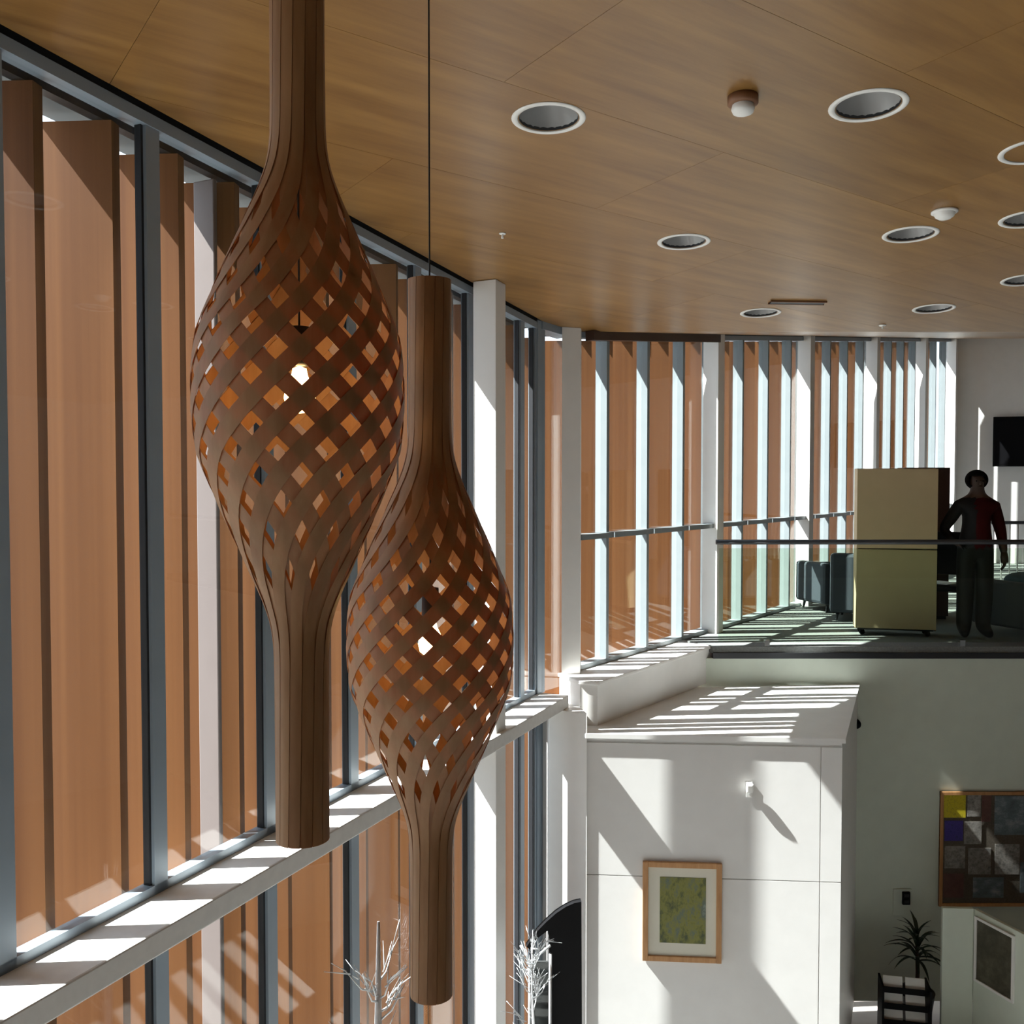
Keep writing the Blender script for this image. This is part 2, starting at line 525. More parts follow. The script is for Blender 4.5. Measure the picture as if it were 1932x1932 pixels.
# ------------------------------------------------------------------ glazing
def glazing(name, P, U, N, ts, z0, z1f, depth, width, mat, transom=None, head='alu', gasket=True):
    """row of panes between mullions at parameters ts, z1f gives the head height"""
    w = empty(name)
    tag(w, kind='structure')
    for t in ts:
        c = P(t, -depth / 2)
        a, b = U * (width / 2), N * (depth / 2)
        m = prism('mullion', [tuple(c - a - b), tuple(c + a - b), tuple(c + a + b), tuple(c - a + b)], z0, lambda x, y: z1f(y) - .02, mat, w)
        if gasket:
            for s in (-1, 1):
                g = P(t + s * (width / 2 + .006), -depth * .55)
                ga, gb = U * .006, N * (depth * .28)
                prism('gasket', [tuple(g - ga - gb), tuple(g + ga - gb), tuple(g + ga + gb), tuple(g - ga + gb)], z0 + .03, lambda x, y: z1f(y) - .06, 'gasket', m)
    for t0, t1 in zip(ts[:-1], ts[1:]):
        a, b = t0 + width / 2 + .004, t1 - width / 2 - .004
        o0, o1 = -depth * .55 - .004, -depth * .55 + .004
        prism('pane', [tuple(P(a, o0)), tuple(P(b, o0)), tuple(P(b, o1)), tuple(P(a, o1))], z0 + .02, lambda x, y: z1f(y) - .05, 'glass', w)
    p, q = P(ts[0], -depth / 2), P(ts[-1], -depth / 2)
    bar('head_rail', (p.x, p.y, z1f(p.y) - .040), (q.x, q.y, z1f(q.y) - .040), depth + .015, .05, head, w)
    bar('head_shade_bar', (p.x, p.y, z1f(p.y) + .015), (q.x, q.y, z1f(q.y) + .015), depth, .06, 'gasket', w)  # black filler bar drawn for the shaded gap, also closes light leaks
    bar('bottom_rail', (p.x, p.y, z0 + .02), (q.x, q.y, z0 + .02), depth, .04, mat, w)
    if transom:
        for t0, t1 in zip(ts[:-1], ts[1:]):
            p, q = P(t0 + width / 2, transom[1]), P(t1 - width / 2, transom[1])
            bar('transom', (p.x, p.y, transom[0]), (q.x, q.y, transom[0]), transom[2], transom[3], transom[4], w)
    return w

tl = [3.70 + .74 * k for k in range(-11, 6)]
tl = [t for t in tl if t > lt0] + [8.30, T_END - .05]
glazing('window_1', LW, UL, NL, tl, SILL, cz, .060, .075, 'alu')
glazing('window_2', LW, UL, NL, tl, LOW, lambda y: SILL - .10, .060, .075, 'alu')
# slim dark corner post and a narrow pane on the wing side of the corner
for z0, z1 in ((SILL, czp(0)), (LOW, SILL - .1)):
    o = prism('trim_2', [tuple(LW(T_END - .06, .01)), tuple(LW(T_END, .02)), tuple(WW(.05, .02)), tuple(WW(.05, -.05)), tuple(LW(T_END, -.05)), tuple(LW(T_END - .06, -.05))], z0, z1, 'alu')
    tag(o, kind='structure')
o = prism('window_8', [tuple(WW(.05, -.01)), tuple(WW(.35, -.01)), tuple(WW(.35, .0)), tuple(WW(.05, .0))], SILL, czp(-.01), 'glass')
tag(o, kind='structure')
o = prism('trim_4', [tuple(WW(-.02, -.10)), tuple(WW(.40, -.10)), tuple(WW(.40, .03)), tuple(WW(.0, .03))], czp(-.06), czp(.12), 'alu')
tag(o, kind='structure')

# sill slab running along the left windows between the storeys
sl = prism('trim_3', [tuple(LW(lt0, -.066)), tuple(LW(lt0, .25)), tuple(LW(T_END + .02, .25)), tuple(LW(T_END + .02, -.066))], SILL - .10, SILL, 'sill', bevel=.008)
tag(sl, kind='structure')

# roof overhang outside both facades
for P, a, b, ov in ((LW, lt0, T_END + .1, -.40), (WW, -.05, tw_end, -.26)):
    prism('soffit', [tuple(P(a, ov)), tuple(P(b, ov)), tuple(P(b, -.09)), tuple(P(a, -.09))], czp(-.02), czp(.2), 'soffit', ce)

# far wing windows
PIL = [8.25, 10.42, 12.66, 15.0, 17.35, 19.22]             # depth of the white pilasters
tp = [(y - WB.y) / UW.y for y in PIL]
WO = .07                                                    # the deep wing mullions stand proud of the facade line
for i in range(5):
    a, b = tp[i], tp[i + 1]
    ms = [.22 + .74 * k for k in range(0, 30)]
    ms = [a] + [m for m in ms if a + .07 < m < b - .12] + [b]
    glazing('window_%d' % (i + 3), lambda t, o=0.0: WW(t, o + WO), UW, NW, ms, DECK, cz, .115, .045, 'alu_pale',
            transom=(4.335, .0, .12, .045, 'alu_pale'), head='alu', gasket=False)
for i, y in enumerate(PIL):
    t = tp[i]
    s = .078
    pts = [tuple(WW(t - s, .0)), tuple(WW(t + s, .0)), tuple(WW(t + s, .17)), tuple(WW(t - s, .17))]
    if i == 0:
        pts = [(.412, 8.10), (.567, 8.135), (.58, 8.23), (.45, 8.23)]
    o = prism('pilaster', pts, DECK, czp(-.002), 'white')
    names = ['grey white pilaster at the corner where the two window walls meet',
             'white pilaster standing behind the balcony railing end nearest the corner',
             'sunlit white pilaster behind the slate armchairs',
             'white pilaster rising directly behind the cream cabinet',
             'narrow white pilaster above the right half of the cream cabinet',
             'farthest white pilaster beside the end wall with the black screen']
    tag(o, names[i], 'pilaster', 'white pilasters of the far window wall')
bc = prism('blind_cassette', [tuple(WW(tp[0] + .09, .115)), tuple(WW(tp[1] - .09, .115)), tuple(WW(tp[1] - .09, .20)), tuple(WW(tp[0] + .09, .20))], czp(-.085), czp(-.004), 'brown')
tag(bc, 'long dark brown blind box above the first far window bay', 'blind box')

# white column standing on the left sill line
cp = []
cc = LW(6.78 / UL.y, .135)
for a, b in ((-1, -1), (1, -1), (1, 1), (-1, 1)):
    cp.append(tuple(cc + UL * a * .08 + NL * b * .085))
co = prism('column', cp, LOW, czp(-.002), 'white', bevel=.004)
tag(co, 'slim white column standing inside the left windows near the corner', 'column')

# ------------------------------------------------------------------ timber fins outside
FD = Vector((math.cos(math.radians(176)), math.sin(math.radians(176))))   # fins point outwards along this
FT = Vector((-FD.y, FD.x))
def fin_mesh(z0, z1, depth, th):
    bm = bmesh.new()
    c = FD * (depth / 2)
    vs = add_box(bm, (0, 0, 0), (depth, th, z1 - z0), math.atan2(FD.y, FD.x))
    bmesh.ops.translate(bm, verts=vs, vec=(c.x, c.y, (z0 + z1) / 2))
    me = bpy.data.meshes.new('fin')
    bm.to_mesh(me); bm.free()
    me.materials.append(M['fin'])
    return me
def fins(name, label, P, ts, off, z0, z1f, depth=.33, th=.066):
    root = empty(name, (P(ts[0]).x, P(ts[0]).y, z0))
    tag(root, label, 'sun screen', 'timber sun screens outside the windows')
    base = fin_mesh(0, 1.0, depth, th)
    for t in ts:
        p = P(t, off)
        h = z1f(p.y) - z0
        o = mesh_obj('fin', base, None, root)
        o.location = Vector((p.x, p.y, z0)) - root.location
        o.scale = (1, 1, h)
    a, b = P(ts[0] - .1, off - .05), P(ts[-1] + .1, off - .05)
    ro = root.location
    for zz, f in ((.03, None),):
        pa = Vector((a.x, a.y, (z1f(a.y) + zz) if f is None else z0 + .06)) - ro
        pb = Vector((b.x, b.y, (z1f(b.y) + zz) if f is None else z0 + .06)) - ro
        bar('rail', pa, pb, .05, .05, 'dark_metal', root)
    return root
tf = [3.955 + .37 * j for j in range(-23, 14)]
tf = [t for t in tf if t > lt0 and t < T_END - .12]
fins('fin_screen', 'row of tall cedar fins outside the left windows', LW, tf, -.085, LOW - .25, lambda y: cz(y) - .075)
twf = [.25 + .37 * j for j in range(0, int((tw_end - .2) / .37))]
fins('fin_screen', 'row of orange cedar fins outside the far wing windows', WW, twf, -.12, LOW - .25, lambda y: cz(y) - .075)

# pale post between two fins, added to stand in for a glass reflection
pst = prism('reflection_post', [tuple(LW(4.94 + a * .012, -.165 + b * .06)) for a, b in ((-1, -1), (1, -1), (1, 1), (-1, 1))], LOW - .25, czp(-.09), 'post_reflection', bevel=.006)
tag(pst, 'pale post added for a glass reflection outside the left windows between two timber fins', 'post')

# ------------------------------------------------------------------ pendant lamps
PROF = [(0, .2003), (.10, .1935), (.13, .185), (.19, .161), (.236, .142), (.313, .108), (.354, .0905), (.383, .0775),
        (.43, .061), (.469, .0535), (.53, .0505), (.868, .0500)]
def rad_at(z):
    z = abs(z)
    for (z0, r0), (z1, r1) in zip(PROF[:-1], PROF[1:]):
        if z <= z1:
            i = PROF.index((z0, r0))
            # Catmull-Rom for a fair curve
            pm = PROF[i - 1] if i > 0 else (-PROF[1][0], PROF[1][1])
            pp = PROF[i + 2] if i + 2 < len(PROF) else (z1 + .3, r1)
            k = (z - z0) / (z1 - z0)
            m0 = (r1 - pm[1]) / (z1 - pm[0]) * (z1 - z0)
            m1 = (pp[1] - r0) / (pp[0] - z0) * (z1 - z0)
            return (2*k**3 - 3*k*k + 1) * r0 + (k**3 - 2*k*k + k) * m0 + (-2*k**3 + 3*k*k) * r1 + (k**3 - k*k) * m1
    return PROF[-1][1]
NS = 14
def open_at(r):
    pts = [(.0, .05), (.0505, .06), (.055, .17), (.065, .27), (.080, .35), (.10, .42), (.15, .48), (.21, .50)]
    for (a, u), (b, v) in zip(pts[:-1], pts[1:]):
        if r <= b: return u + (v - u) * (r - a) / (b - a)
    return .5
def strip_mesh(sign, dr):
    n = 84
    L = .868
    zs = [-L + 2 * L * i / n for i in range(n + 1)]
    ss, th, al = [0.0], [0.0], []
    for z in zs:
        k = max(0, min(1, (rad_at(z) - .050) / (.150)))
        al.append(math.radians(1.0 + 45.0 * (k ** 1.15)))
    for i in range(n):
        r0, r1 = rad_at(zs[i]), rad_at(zs[i + 1])
        ds = math.hypot(zs[i + 1] - zs[i], r1 - r0)
        ss.append(ss[-1] + ds)
        am = .5 * (al[i] + al[i + 1])
        th.append(th[-1] + math.tan(am) * ds / (.5 * (r0 + r1)))
    mid = th[n // 2]
    def z_of(s):
        s = max(0, min(ss[-1], s))
        for i in range(n):
            if s <= ss[i + 1]:
                return zs[i] + (zs[i + 1] - zs[i]) * (s - ss[i]) / (ss[i + 1] - ss[i])
        return zs[-1]
    verts, faces = [], []
    tk = .0011
    for i in range(n + 1):
        r = rad_at(zs[i])
        w = (1 - open_at(r)) * 2 * math.pi * r / NS * math.cos(al[i])
        for side in (-1, -.33, .33, 1):
            s = ss[i] - side * w / 2 * math.sin(al[i])
            z = z_of(s)
            rr = rad_at(z)
            a = sign * (th[i] - mid + side * w / 2 * math.cos(al[i]) / rr)
            for q in (-1, 1):
                R = rr + dr + q * tk / 2
                verts.append((R * math.cos(a), R * math.sin(a), z))
    for i in range(n):
        b0, b1 = i * 8, (i + 1) * 8
        for j in range(3):
            faces.append((b0 + 2*j, b0 + 2*j + 2, b1 + 2*j + 2, b1 + 2*j))
            faces.append((b0 + 2*j + 1, b1 + 2*j + 1, b1 + 2*j + 3, b0 + 2*j + 3))
        faces.append((b0, b1, b1 + 1, b0 + 1))
        faces.append((b0 + 6, b0 + 7, b1 + 7, b1 + 6))
    for b in (0, n * 8):
        faces.append((b, b + 2, b + 4, b + 6, b + 7, b + 5, b + 3, b + 1))
    me = bpy.data.meshes.new('strip')
    me.from_pydata(verts, [], faces)
    bm = bmesh.new(); bm.from_mesh(me)
    bmesh.ops.recalc_face_normals(bm, faces=bm.faces)
    bm.to_mesh(me); bm.free()
    me.materials.append(M['lamp'])
    for p in me.polygons: p.use_smooth = len(p.vertices) == 4
    me.set_sharp_from_angle(angle=math.radians(35))
    return me
MA, MB = strip_mesh(1, .0012), strip_mesh(-1, -.0012)
def pendant(loc, rot, label, watt):
    root = empty('pendant_lamp', loc, rot)
    tag(root, label, 'pendant lamp', 'woven plywood pendant lamps')
    for k in range(NS):
        for me, o in ((MA, 0.0), (MB, .5)):
            s = mesh_obj('strip', me, None, root)
            s.rotation_euler = (0, 0, 2 * math.pi * (k + o) / NS)
    top = cz(loc[1]) - loc[2]
    # cable, top ring, bulb holder and bulb
    tube('cable', [(0, 0, top - .02), (0, 0, .13)], .0022, 'gasket', root, 6)
    lathe('ceiling_cup', [(.001, top - .045), (.04, top - .04), (.045, top - .006), (.045, top - .003), (.001, top - .003)], 'plastic_white', root, 20)
    for z in (.80, -.80):
        lathe('end_ring', [(.0475, z - .012), (.0485, z - .012), (.0485, z + .012), (.0475, z + .012)], 'lamp', root, 28, closed=True)
    bar('spreader', (-.047, 0, .80), (.047, 0, .80), .012, .006, 'dark_metal', root)
    lathe('bulb_holder', [(.001, .13), (.02, .13), (.022, .06), (.018, .055), (.001, .055)], 'dark_metal', root, 16)
    lathe('bulb', [(.001, .055), (.013, .05), (.016, .035), (.027, .012), (.030, -.006), (.026, -.024), (.014, -.034), (.001, -.036)], 'bulb', root, 20)
    return root
pendant((-.410, 1.90, 4.984), .12, 'nearer woven plywood pendant lamp, larger and further left', 6)
pendant((-.197, 2.36, 4.429), .33, 'farther woven plywood pendant lamp hanging lower on a thin cable', 6)

# ------------------------------------------------------------------ ceiling fittings
SL = math.atan(-.062)
def ceil_root(name, x, y):
    e = empty(name, (x, y, cz(y)))
    e.rotation_euler = (SL, 0, 0)
    return e
LN = ['recessed downlight left of the brown smoke detector',
      'recessed downlight right of the brown smoke detector',
      'recessed downlight midway along the left downlight row',
      'recessed downlight just in front of the small white dome sensor',
      'small recessed downlight nearest the far window bays on the left row',
      'small recessed downlight nearest the end wall with the screen',
      'half visible downlight at the right picture edge, highest one',
      'half visible downlight at the right picture edge, middle one',
      'half visible downlight at the right picture edge, lowest one']
for (x, y), lb in zip(LIGHTS[:9], LN):
    e = ceil_root('downlight', x, y)
    tag(e, lb, 'downlight', 'recessed ceiling downlights')
    lathe('trim_ring', [(.128, .0), (.131, -.005), (.148, -.006), (.155, -.002), (.155, -.0005), (.128, -.0005)], 'plastic_white', e, 40)
    lathe('reflector', [(.129, -.003), (.118, .03), (.095, .09), (.070, .125)], 'reflector', e, 40)
    lathe('lamp_glass', [(.070, .124), (.050, .112), (.020, .106), (.001, .105)], 'plastic_white', e, 24)
    lathe('housing', [(.124, .001), (.124, .14), (.001, .145)], 'dark_metal', e, 24)
e = ceil_root('smoke_detector', .912, 3.925)
tag(e, 'brown smoke detector with white sensor tip on the oak ceiling', 'smoke detector')
lathe('base', [(.001, -.001), (.060, -.001), (.060, -.030), (.050, -.036), (.001, -.036)], 'plastic_brown', e, 28)
lathe('sensor', [(.042, -.036), (.046, -.052), (.040, -.066), (.022, -.074), (.001, -.075)], 'plastic_white', e, 24)
e = ceil_root('dome_sensor', 2.303, 5.271)
tag(e, 'small white dome sensor on the oak ceiling', 'sensor')
lathe('base', [(.001, -.001), (.068, -.001), (.068, -.010), (.055, -.014)], 'plastic_white', e, 24)
lathe('dome', [(.055, -.013), (.048, -.030), (.030, -.043), (.001, -.048)], 'plastic_white', e, 24)
e = ceil_root('sprinkler', -.054, 5.649)
tag(e, 'tiny pale sprinkler head on the ceiling behind the cable', 'sprinkler')
lathe('plate', [(.001, -.001), (.020, -.001), (.018, -.006), (.001, -.007)], 'plastic_white', e, 16)
tube('nozzle', [(0, 0, -.006), (0, 0, -.03)], [.005, .008], 'plastic_white', e)
e = ceil_root('sprinkler', 3.016, 8.028)
tag(e, 'tiny pale sprinkler head near the fold of the ceiling', 'sprinkler')
lathe('plate', [(.001, -.001), (.030, -.001), (.026, -.008), (.001, -.009)], 'plastic_white', e, 16)
tube('nozzle', [(0, 0, -.008), (0, 0, -.03)], [.005, .008], 'plastic_white', e)
e = ceil_root('air_slot', 2.10, 7.26)
tag(e, 'dark narrow air slot in the oak ceiling near the far windows', 'vent')
box('slot_body', (0, 0, -.006), (.40, .06, .010), 'dark_metal', e, rotz=.06)
for s in (-1, 1):
    box('flange', (0, s * .036, -.007), (.42, .012, .012), 'plastic_brown', e, rotz=.06)

# ------------------------------------------------------------------ balcony railing
rr = empty('balustrade', (1.98, 9.50, DECK))
tag(rr, 'glass balustrade with dark handrail along the balcony edge', 'balustrade')
RZ = 4.215 - DECK
tube('handrail', [(0, 0, RZ), (8.9, 0, RZ)], .024, 'dark_metal', rr, 12)
npan = 3
for k in range(npan):
    a, b = .03 + k * 2.95, .03 + (k + 1) * 2.95 - .012
    box('glass_pane', ((a + b) / 2, 0, RZ / 2 - .01), (b - a, .012, RZ - .10), 'glass_green', rr)
for k in range(npan):
    for q in (.5, 2.4):
        box('clamp', (k * 2.95 + q, .0, .03), (.05, .04, .06), 'chrome', rr)

# white balustrade further back
wbz = empty('stair_railing', (7.15, 14.6, DECK))
tag(wbz, 'white railing of thin upright bars far behind the standing person', 'railing')
tube('top_rail', [(0, 0, .98), (3.2, 0, .98)], .025, 'dark_metal', wbz)
tube('bottom_rail', [(0, 0, .08), (3.2, 0, .08)], .018, 'plastic_white', wbz)
for k in range(27):
    tube('baluster', [(k * .12 + .03, 0, .08), (k * .12 + .03, 0, .98)], .011, 'plastic_white', wbz, 6)

# ------------------------------------------------------------------ balcony furniture
cab = empty('rolling_cabinet', (4.00, 10.24, DECK), math.radians(-14))
tag(cab, 'tall cream cabinet on castors behind the balcony glass', 'cabinet')
W, Dp, H = .78, .30, 1.735
box('side_panel', (-W / 2 + .009, 0, .07 + (H - .07) / 2), (.018, Dp, H - .07), 'cream', cab)
box('side_panel', (W / 2 - .009, 0, .07 + (H - .07) / 2), (.018, Dp, H - .07), 'brown', cab)
box('top', (0, 0, H - .009), (W - .04, Dp, .018), 'cream', cab)
box('back_panel', (0, Dp / 2 - .006, .9), (W - .036, .012, H - .10), 'brown', cab)
for k in range(2):
    dr = box('door', (0, -Dp / 2 - .010, .49 + k * .83), (W, .018, .82), 'cream', cab, bevel=.003)
    dr.location = (0, 0, 0)
box('base', (0, 0, .075), (W - .04, Dp - .04, .03), 'dark_metal', cab)
for sx in (-1, 1):
    for sy in (-1, 1):
        cs = lathe('castor', [(.001, -.012), (.026, -.012), (.030, -.006), (.030, .006), (.026, .012), (.001, .012)], 'black', cab, 18)
        cs.rotation_euler = (math.pi / 2, 0, .5)
        cs.location = (sx * (W / 2 - .07), sy * (Dp / 2 - .06), .031)
        fk = box('fork', (0, 0, .036), (.034, .034, .012), 'dark_metal', cs)
        fk.rotation_euler = (-math.pi / 2, 0, 0)
        fk.location = (0, 0, 0)

cup = empty('cupboard', (4.84, 11.55, DECK), math.radians(-10))
tag(cup, 'dark brown cupboard standing behind the cream cabinet', 'cupboard')
box('body', (0, 0, .04 + .86), (.50, .40, 1.72), 'brown', cup, bevel=.004)
for k in (-1, 1):
    d = box('door', (k * .122, -.208, .90), (.238, .016, 1.66), 'brown', cup, bevel=.003)
    box('handle', (k * .02, -.228, .95), (.012, .02, .12), 'chrome', d)
box('plinth', (0, 0, .02), (.46, .36, .04), 'black', cup)

def armchair(loc, rot, label, mat, w=.72, d=.70, h=.74):
    e = empty('armchair', loc, rot)
    tag(e, label, 'armchair', 'low upholstered armchairs on the balcony')
    box('seat_base', (0, 0, .21), (w - .20, d - .10, .22), mat, e, bevel=.02)
    box('seat_cushion', (0, -.04, .385), (w - .24, d - .16, .13), mat, e, bevel=.035)
    bm = bmesh.new()
    pts = []
    for (x, y, z) in ((-1, -1, .56), (1, -1, .56), (1, 1, h), (-1, 1, h)):
        pass
    box('backrest', (0, d / 2 - .07, .10 + (h - .10) / 2), (w - .02, .14, h - .10), mat, e, bevel=.04)
    bm.free()
    for s in (-1, 1):
        box('arm', (s * (w / 2 - .055), -.03, .10 + .23), (.11, d - .10, .48), mat, e, bevel=.03)
        for t in (-1, 1):
            tube('leg', [(s * (w / 2 - .09), t * (d / 2 - .10), .11), (s * (w / 2 - .08), t * (d / 2 - .08), 0)], [.02, .013], 'dark_metal', e)
    return e
armchair((4.10, 11.36, DECK), math.radians(155), 'slate armchair half hidden behind the cream cabinet', 'slate', h=.78)
armchair((3.97, 12.22, DECK), math.radians(110), 'slate armchair nearest the window, left of the other one', 'slate', w=.62, d=.6, h=.60)
ta = armchair((5.52, 10.32, DECK), math.radians(200), 'dark rounded armchair cut off by the right picture edge', 'charcoal', w=.95, d=.85, h=.66)
tc_ = empty('cushion', (5.44, 10.26, DECK + .475), math.radians(20))
tag(tc_, 'teal cushion lying on the dark armchair at the right edge', 'cushion')
bm = bmesh.new()
bmesh.ops.create_uvsphere(bm, u_segments=24, v_segments=14, radius=1)
for v in bm.verts:
    x, y, z = v.co
    sx = math.copysign(abs(x) ** .6, x); sy = math.copysign(abs(y) ** .6, y)
    v.co = (sx * .24, sy * .20, z * .09 + .085)
bm_obj('cushion_cover', bm, 'teal', tc_, smooth=True)

# black office chair beside the person
ch = empty('chair', (4.68, 10.62, DECK), math.radians(150))
tag(ch, 'black chair between the cream cabinet and the standing person', 'chair')
box('seat', (0, 0, .46), (.46, .44, .07), 'black', ch, bevel=.02)
bk = box('backrest', (0, 0, 0), (.44, .05, .46), 'black', ch, bevel=.02)
bk.location = (0, .22, .84); bk.rotation_euler = (-.12, 0, 0)
for s in (-1, 1):
    tube('back_upright', [(s * .18, .20, .44), (s * .18, .225, .66)], .013, 'dark_metal', ch)
    tube('leg', [(s * .20, .18, .44), (s * .22, .21, 0)], .014, 'dark_metal', ch)
    tube('leg', [(s * .20, -.18, .44), (s * .22, -.20, 0)], .014, 'dark_metal', ch)
pp = empty('paper', (4.68, 10.60, DECK + .497), .4)
tag(pp, 'white sheets of paper lying on the black chair seat', 'paper')
for k in range(3):
    box('sheet', (0.004 * k, .003 * k, .004 * k + .002), (.21, .28, .003), 'paper', pp, rotz=.06 * k)

# black screen on the end wall
tv = empty('wall_screen', (10.08, YE - .63, 5.55), math.atan2(-1.0, XR + .25 - WW(tw_end).x))
tag(tv, 'large black flat screen mounted high on the end wall', 'screen')
box('bezel', (0, -.03, 0), (1.70, .06, .955), 'black', tv, bevel=.008)
box('display', (0, -.062, .01), (1.64, .004, .89), 'black_gloss', tv)
box('wall_bracket', (0, .012, 0), (.40, .03, .30), 'dark_metal', tv)

# ------------------------------------------------------------------ person
def skin_figure(name, joints, edges, sub=2):
    me = bpy.data.meshes.new(name)
    keys = list(joints)
    me.from_pydata([joints[k][0] for k in keys], [(keys.index(a), keys.index(b)) for a, b in edges], [])
    o = bpy.data.objects.new(name, me)
    C.objects.link(o)
    sk = o.modifiers.new('skin', 'SKIN')
    sk.use_smooth_shade = True
    for i, k in enumerate(keys):
        r = joints[k][1]
        me.skin_vertices[0].data[i].radius = r if isinstance(r, tuple) else (r, r)
        me.skin_vertices[0].data[i].use_root = (k == 'pelvis')
    ss_ = o.modifiers.new('sub', 'SUBSURF')
    ss_.levels = sub; ss_.render_levels = sub
    bpy.context.view_layer.update()
    dg = bpy.context.evaluated_depsgraph_get()
    nm = bpy.data.meshes.new_from_object(o.evaluated_get(dg))
    bpy.data.objects.remove(o)
    return nm

# local frame: x to the picture's right, y away from the camera, z up; feet at z = 0
J = {
    'pelvis': ((0, 0, .93), (.205, .14)), 'waist': ((.005, 0, 1.08), (.20, .14)), 'chest': ((.01, .0, 1.27), (.182, .13)),
    'upper': ((.012, .005, 1.385), (.135, .095)), 'neck': ((.010, -.005, 1.47), (.072, .068)), 'skull0': ((.008, -.015, 1.56), (.070, .085)),
    'skull1': ((.006, -.010, 1.63), (.074, .092)), 'skull2': ((.006, -.004, 1.682), (.050, .060)),
    'sL': ((-.165, 0, 1.345), (.078, .074)), 'eL': ((-.30, .06, 1.10), (.060, .058)), 'wL': ((-.215, -.10, .985), (.036, .034)),
    'sR': ((.178, 0, 1.340), (.078, .074)), 'eR': ((.255, .02, 1.08), (.060, .058)), 'wR': ((.262, -.06, .86), (.036, .034)),
    'hL': ((-.09, 0, .86), (.100, .105)), 'kL': ((-.095, -.02, .48), (.092, .090)), 'aL': ((-.095, .02, .10), (.078, .080)), 'tL': ((-.125, -.14, .035), (.042, .034)),
    'hR': ((.09, 0, .86), (.100, .105)), 'kR': ((.09, -.02, .48), (.092, .090)), 'aR': ((.09, .02, .10), (.078, .080)), 'tR': ((.13, -.14, .035), (.042, .034)),
}
ED = [('pelvis', 'waist'), ('waist', 'chest'), ('chest', 'upper'), ('upper', 'neck'), ('neck', 'skull0'), ('skull0', 'skull1'), ('skull1', 'skull2'),
      ('upper', 'sL'), ('sL', 'eL'), ('eL', 'wL'), ('upper', 'sR'), ('sR', 'eR'), ('eR', 'wR'),
      ('pelvis', 'hL'), ('hL', 'kL'), ('kL', 'aL'), ('aL', 'tL'), ('pelvis', 'hR'), ('hR', 'kR'), ('kR', 'aR'), ('aR', 'tR')]
bodyme = skin_figure('body', J, ED)
bm = bmesh.new()
bm.from_mesh(bodyme)
def hand(bm, w, d, side, n):
    """palm, four fingers and a thumb growing from wrist w along d; n = palm normal"""
    w, d, n = Vector(w), Vector(d).normalized(), Vector(n)
    n = (n - d * n.dot(d)).normalized()
    a = d.cross(n) * side
    add_tube(bm, [w - d * .02, w + d * .03, w + d * .085], [.030, .038, .036], 8)
    for k, ln in enumerate((.070, .080, .076, .060)):
        b = w + d * .08 + a * (-.027 + .018 * k)
        add_tube(bm, [b, b + d * ln * .5 + n * .006, b + d * ln * .85 + n * .024, b + d * ln + n * .036], [.0095, .009, .008, .006], 6)
    b = w + d * .025 - a * .030
    add_tube(bm, [b, b + d * .03 - a * .022, b + d * .062 - a * .024 + n * .012], [.012, .0105, .007], 6)
hand(bm, J['wL'][0], (.75, .10, -.35), 1, (0, .6, -.8))
hand(bm, J['wR'][0], (.04, -.12, -1), -1, (-1, 0, 0))
# face: nose, brow, ears
add_tube(bm, [(.008, -.104, 1.615), (.008, -.122, 1.588), (.008, -.100, 1.574)], [.008, .014, .010], 6)
for s in (-1, 1):
    add_tube(bm, [(.007 + s * .076, -.012, 1.575), (.007 + s * .086, .0, 1.598), (.007 + s * .078, .0, 1.622)], [.008, .014, .008], 6)
    add_tube(bm, [(.007 + s * .018, -.098, 1.625), (.007 + s * .046, -.088, 1.627)], .007, 6)
add_tube(bm, [(-.016, -.098, 1.545), (.008, -.104, 1.543), (.032, -.098, 1.545)], [.004, .007, .004], 6)
bodyme2 = bpy.data.meshes.new('body')
bmesh.ops.recalc_face_normals(bm, faces=bm.faces)
bm.to_mesh(bodyme2); bm.free()
for mname in ('skin', 'red', 'jacket', 'trousers', 'black'):
    bodyme2.materials.append(M[mname])
for p in bodyme2.polygons:
    p.use_smooth = True
    x, y, z = p.center
    if z < .075: p.material_index = 4
    elif z < .94 and abs(x) < .235: p.material_index = 3
    elif z > 1.44: p.material_index = 0
    elif abs(x) > .17 and z < .985 and not (x < 0 and z > .955 and x < -.23): p.material_index = 0
    elif abs(x) < .235 and z < .94: p.material_index = 3
    else: p.material_index = 2 if (x < -.05) else 1
PX = (4.76, 10.06, DECK)
person = empty('person', PX, math.radians(-8))
tag(person, 'person in dark red top and black trousers standing with one arm bent', 'person')
mesh_obj('body', bodyme2, None, person)
bm = bmesh.new()
bmesh.ops.create_uvsphere(bm, u_segments=24, v_segments=16, radius=1)
for v in bm.verts:
    x, y, z = v.co
    v.co = (.007 + x * .110, .012 + y * .114, 1.618 + z * .104)
dl = [v for v in bm.verts if v.co.y < -.062 and v.co.z < 1.648]
bmesh.ops.delete(bm, geom=dl, context='VERTS')
hr = bm_obj('hair', bm, 'hair', person, smooth=True)
sd_ = hr.modifiers.new('thickness', 'SOLIDIFY'); sd_.thickness = .006
for s in (-1, 1):
    bm = bmesh.new()
    bmesh.ops.create_uvsphere(bm, u_segments=10, v_segments=8, radius=.007)
    ey = bm_obj('eye', bm, 'hair', person, smooth=True)
    ey.location = (.007 + s * .032, -.091, 1.606)

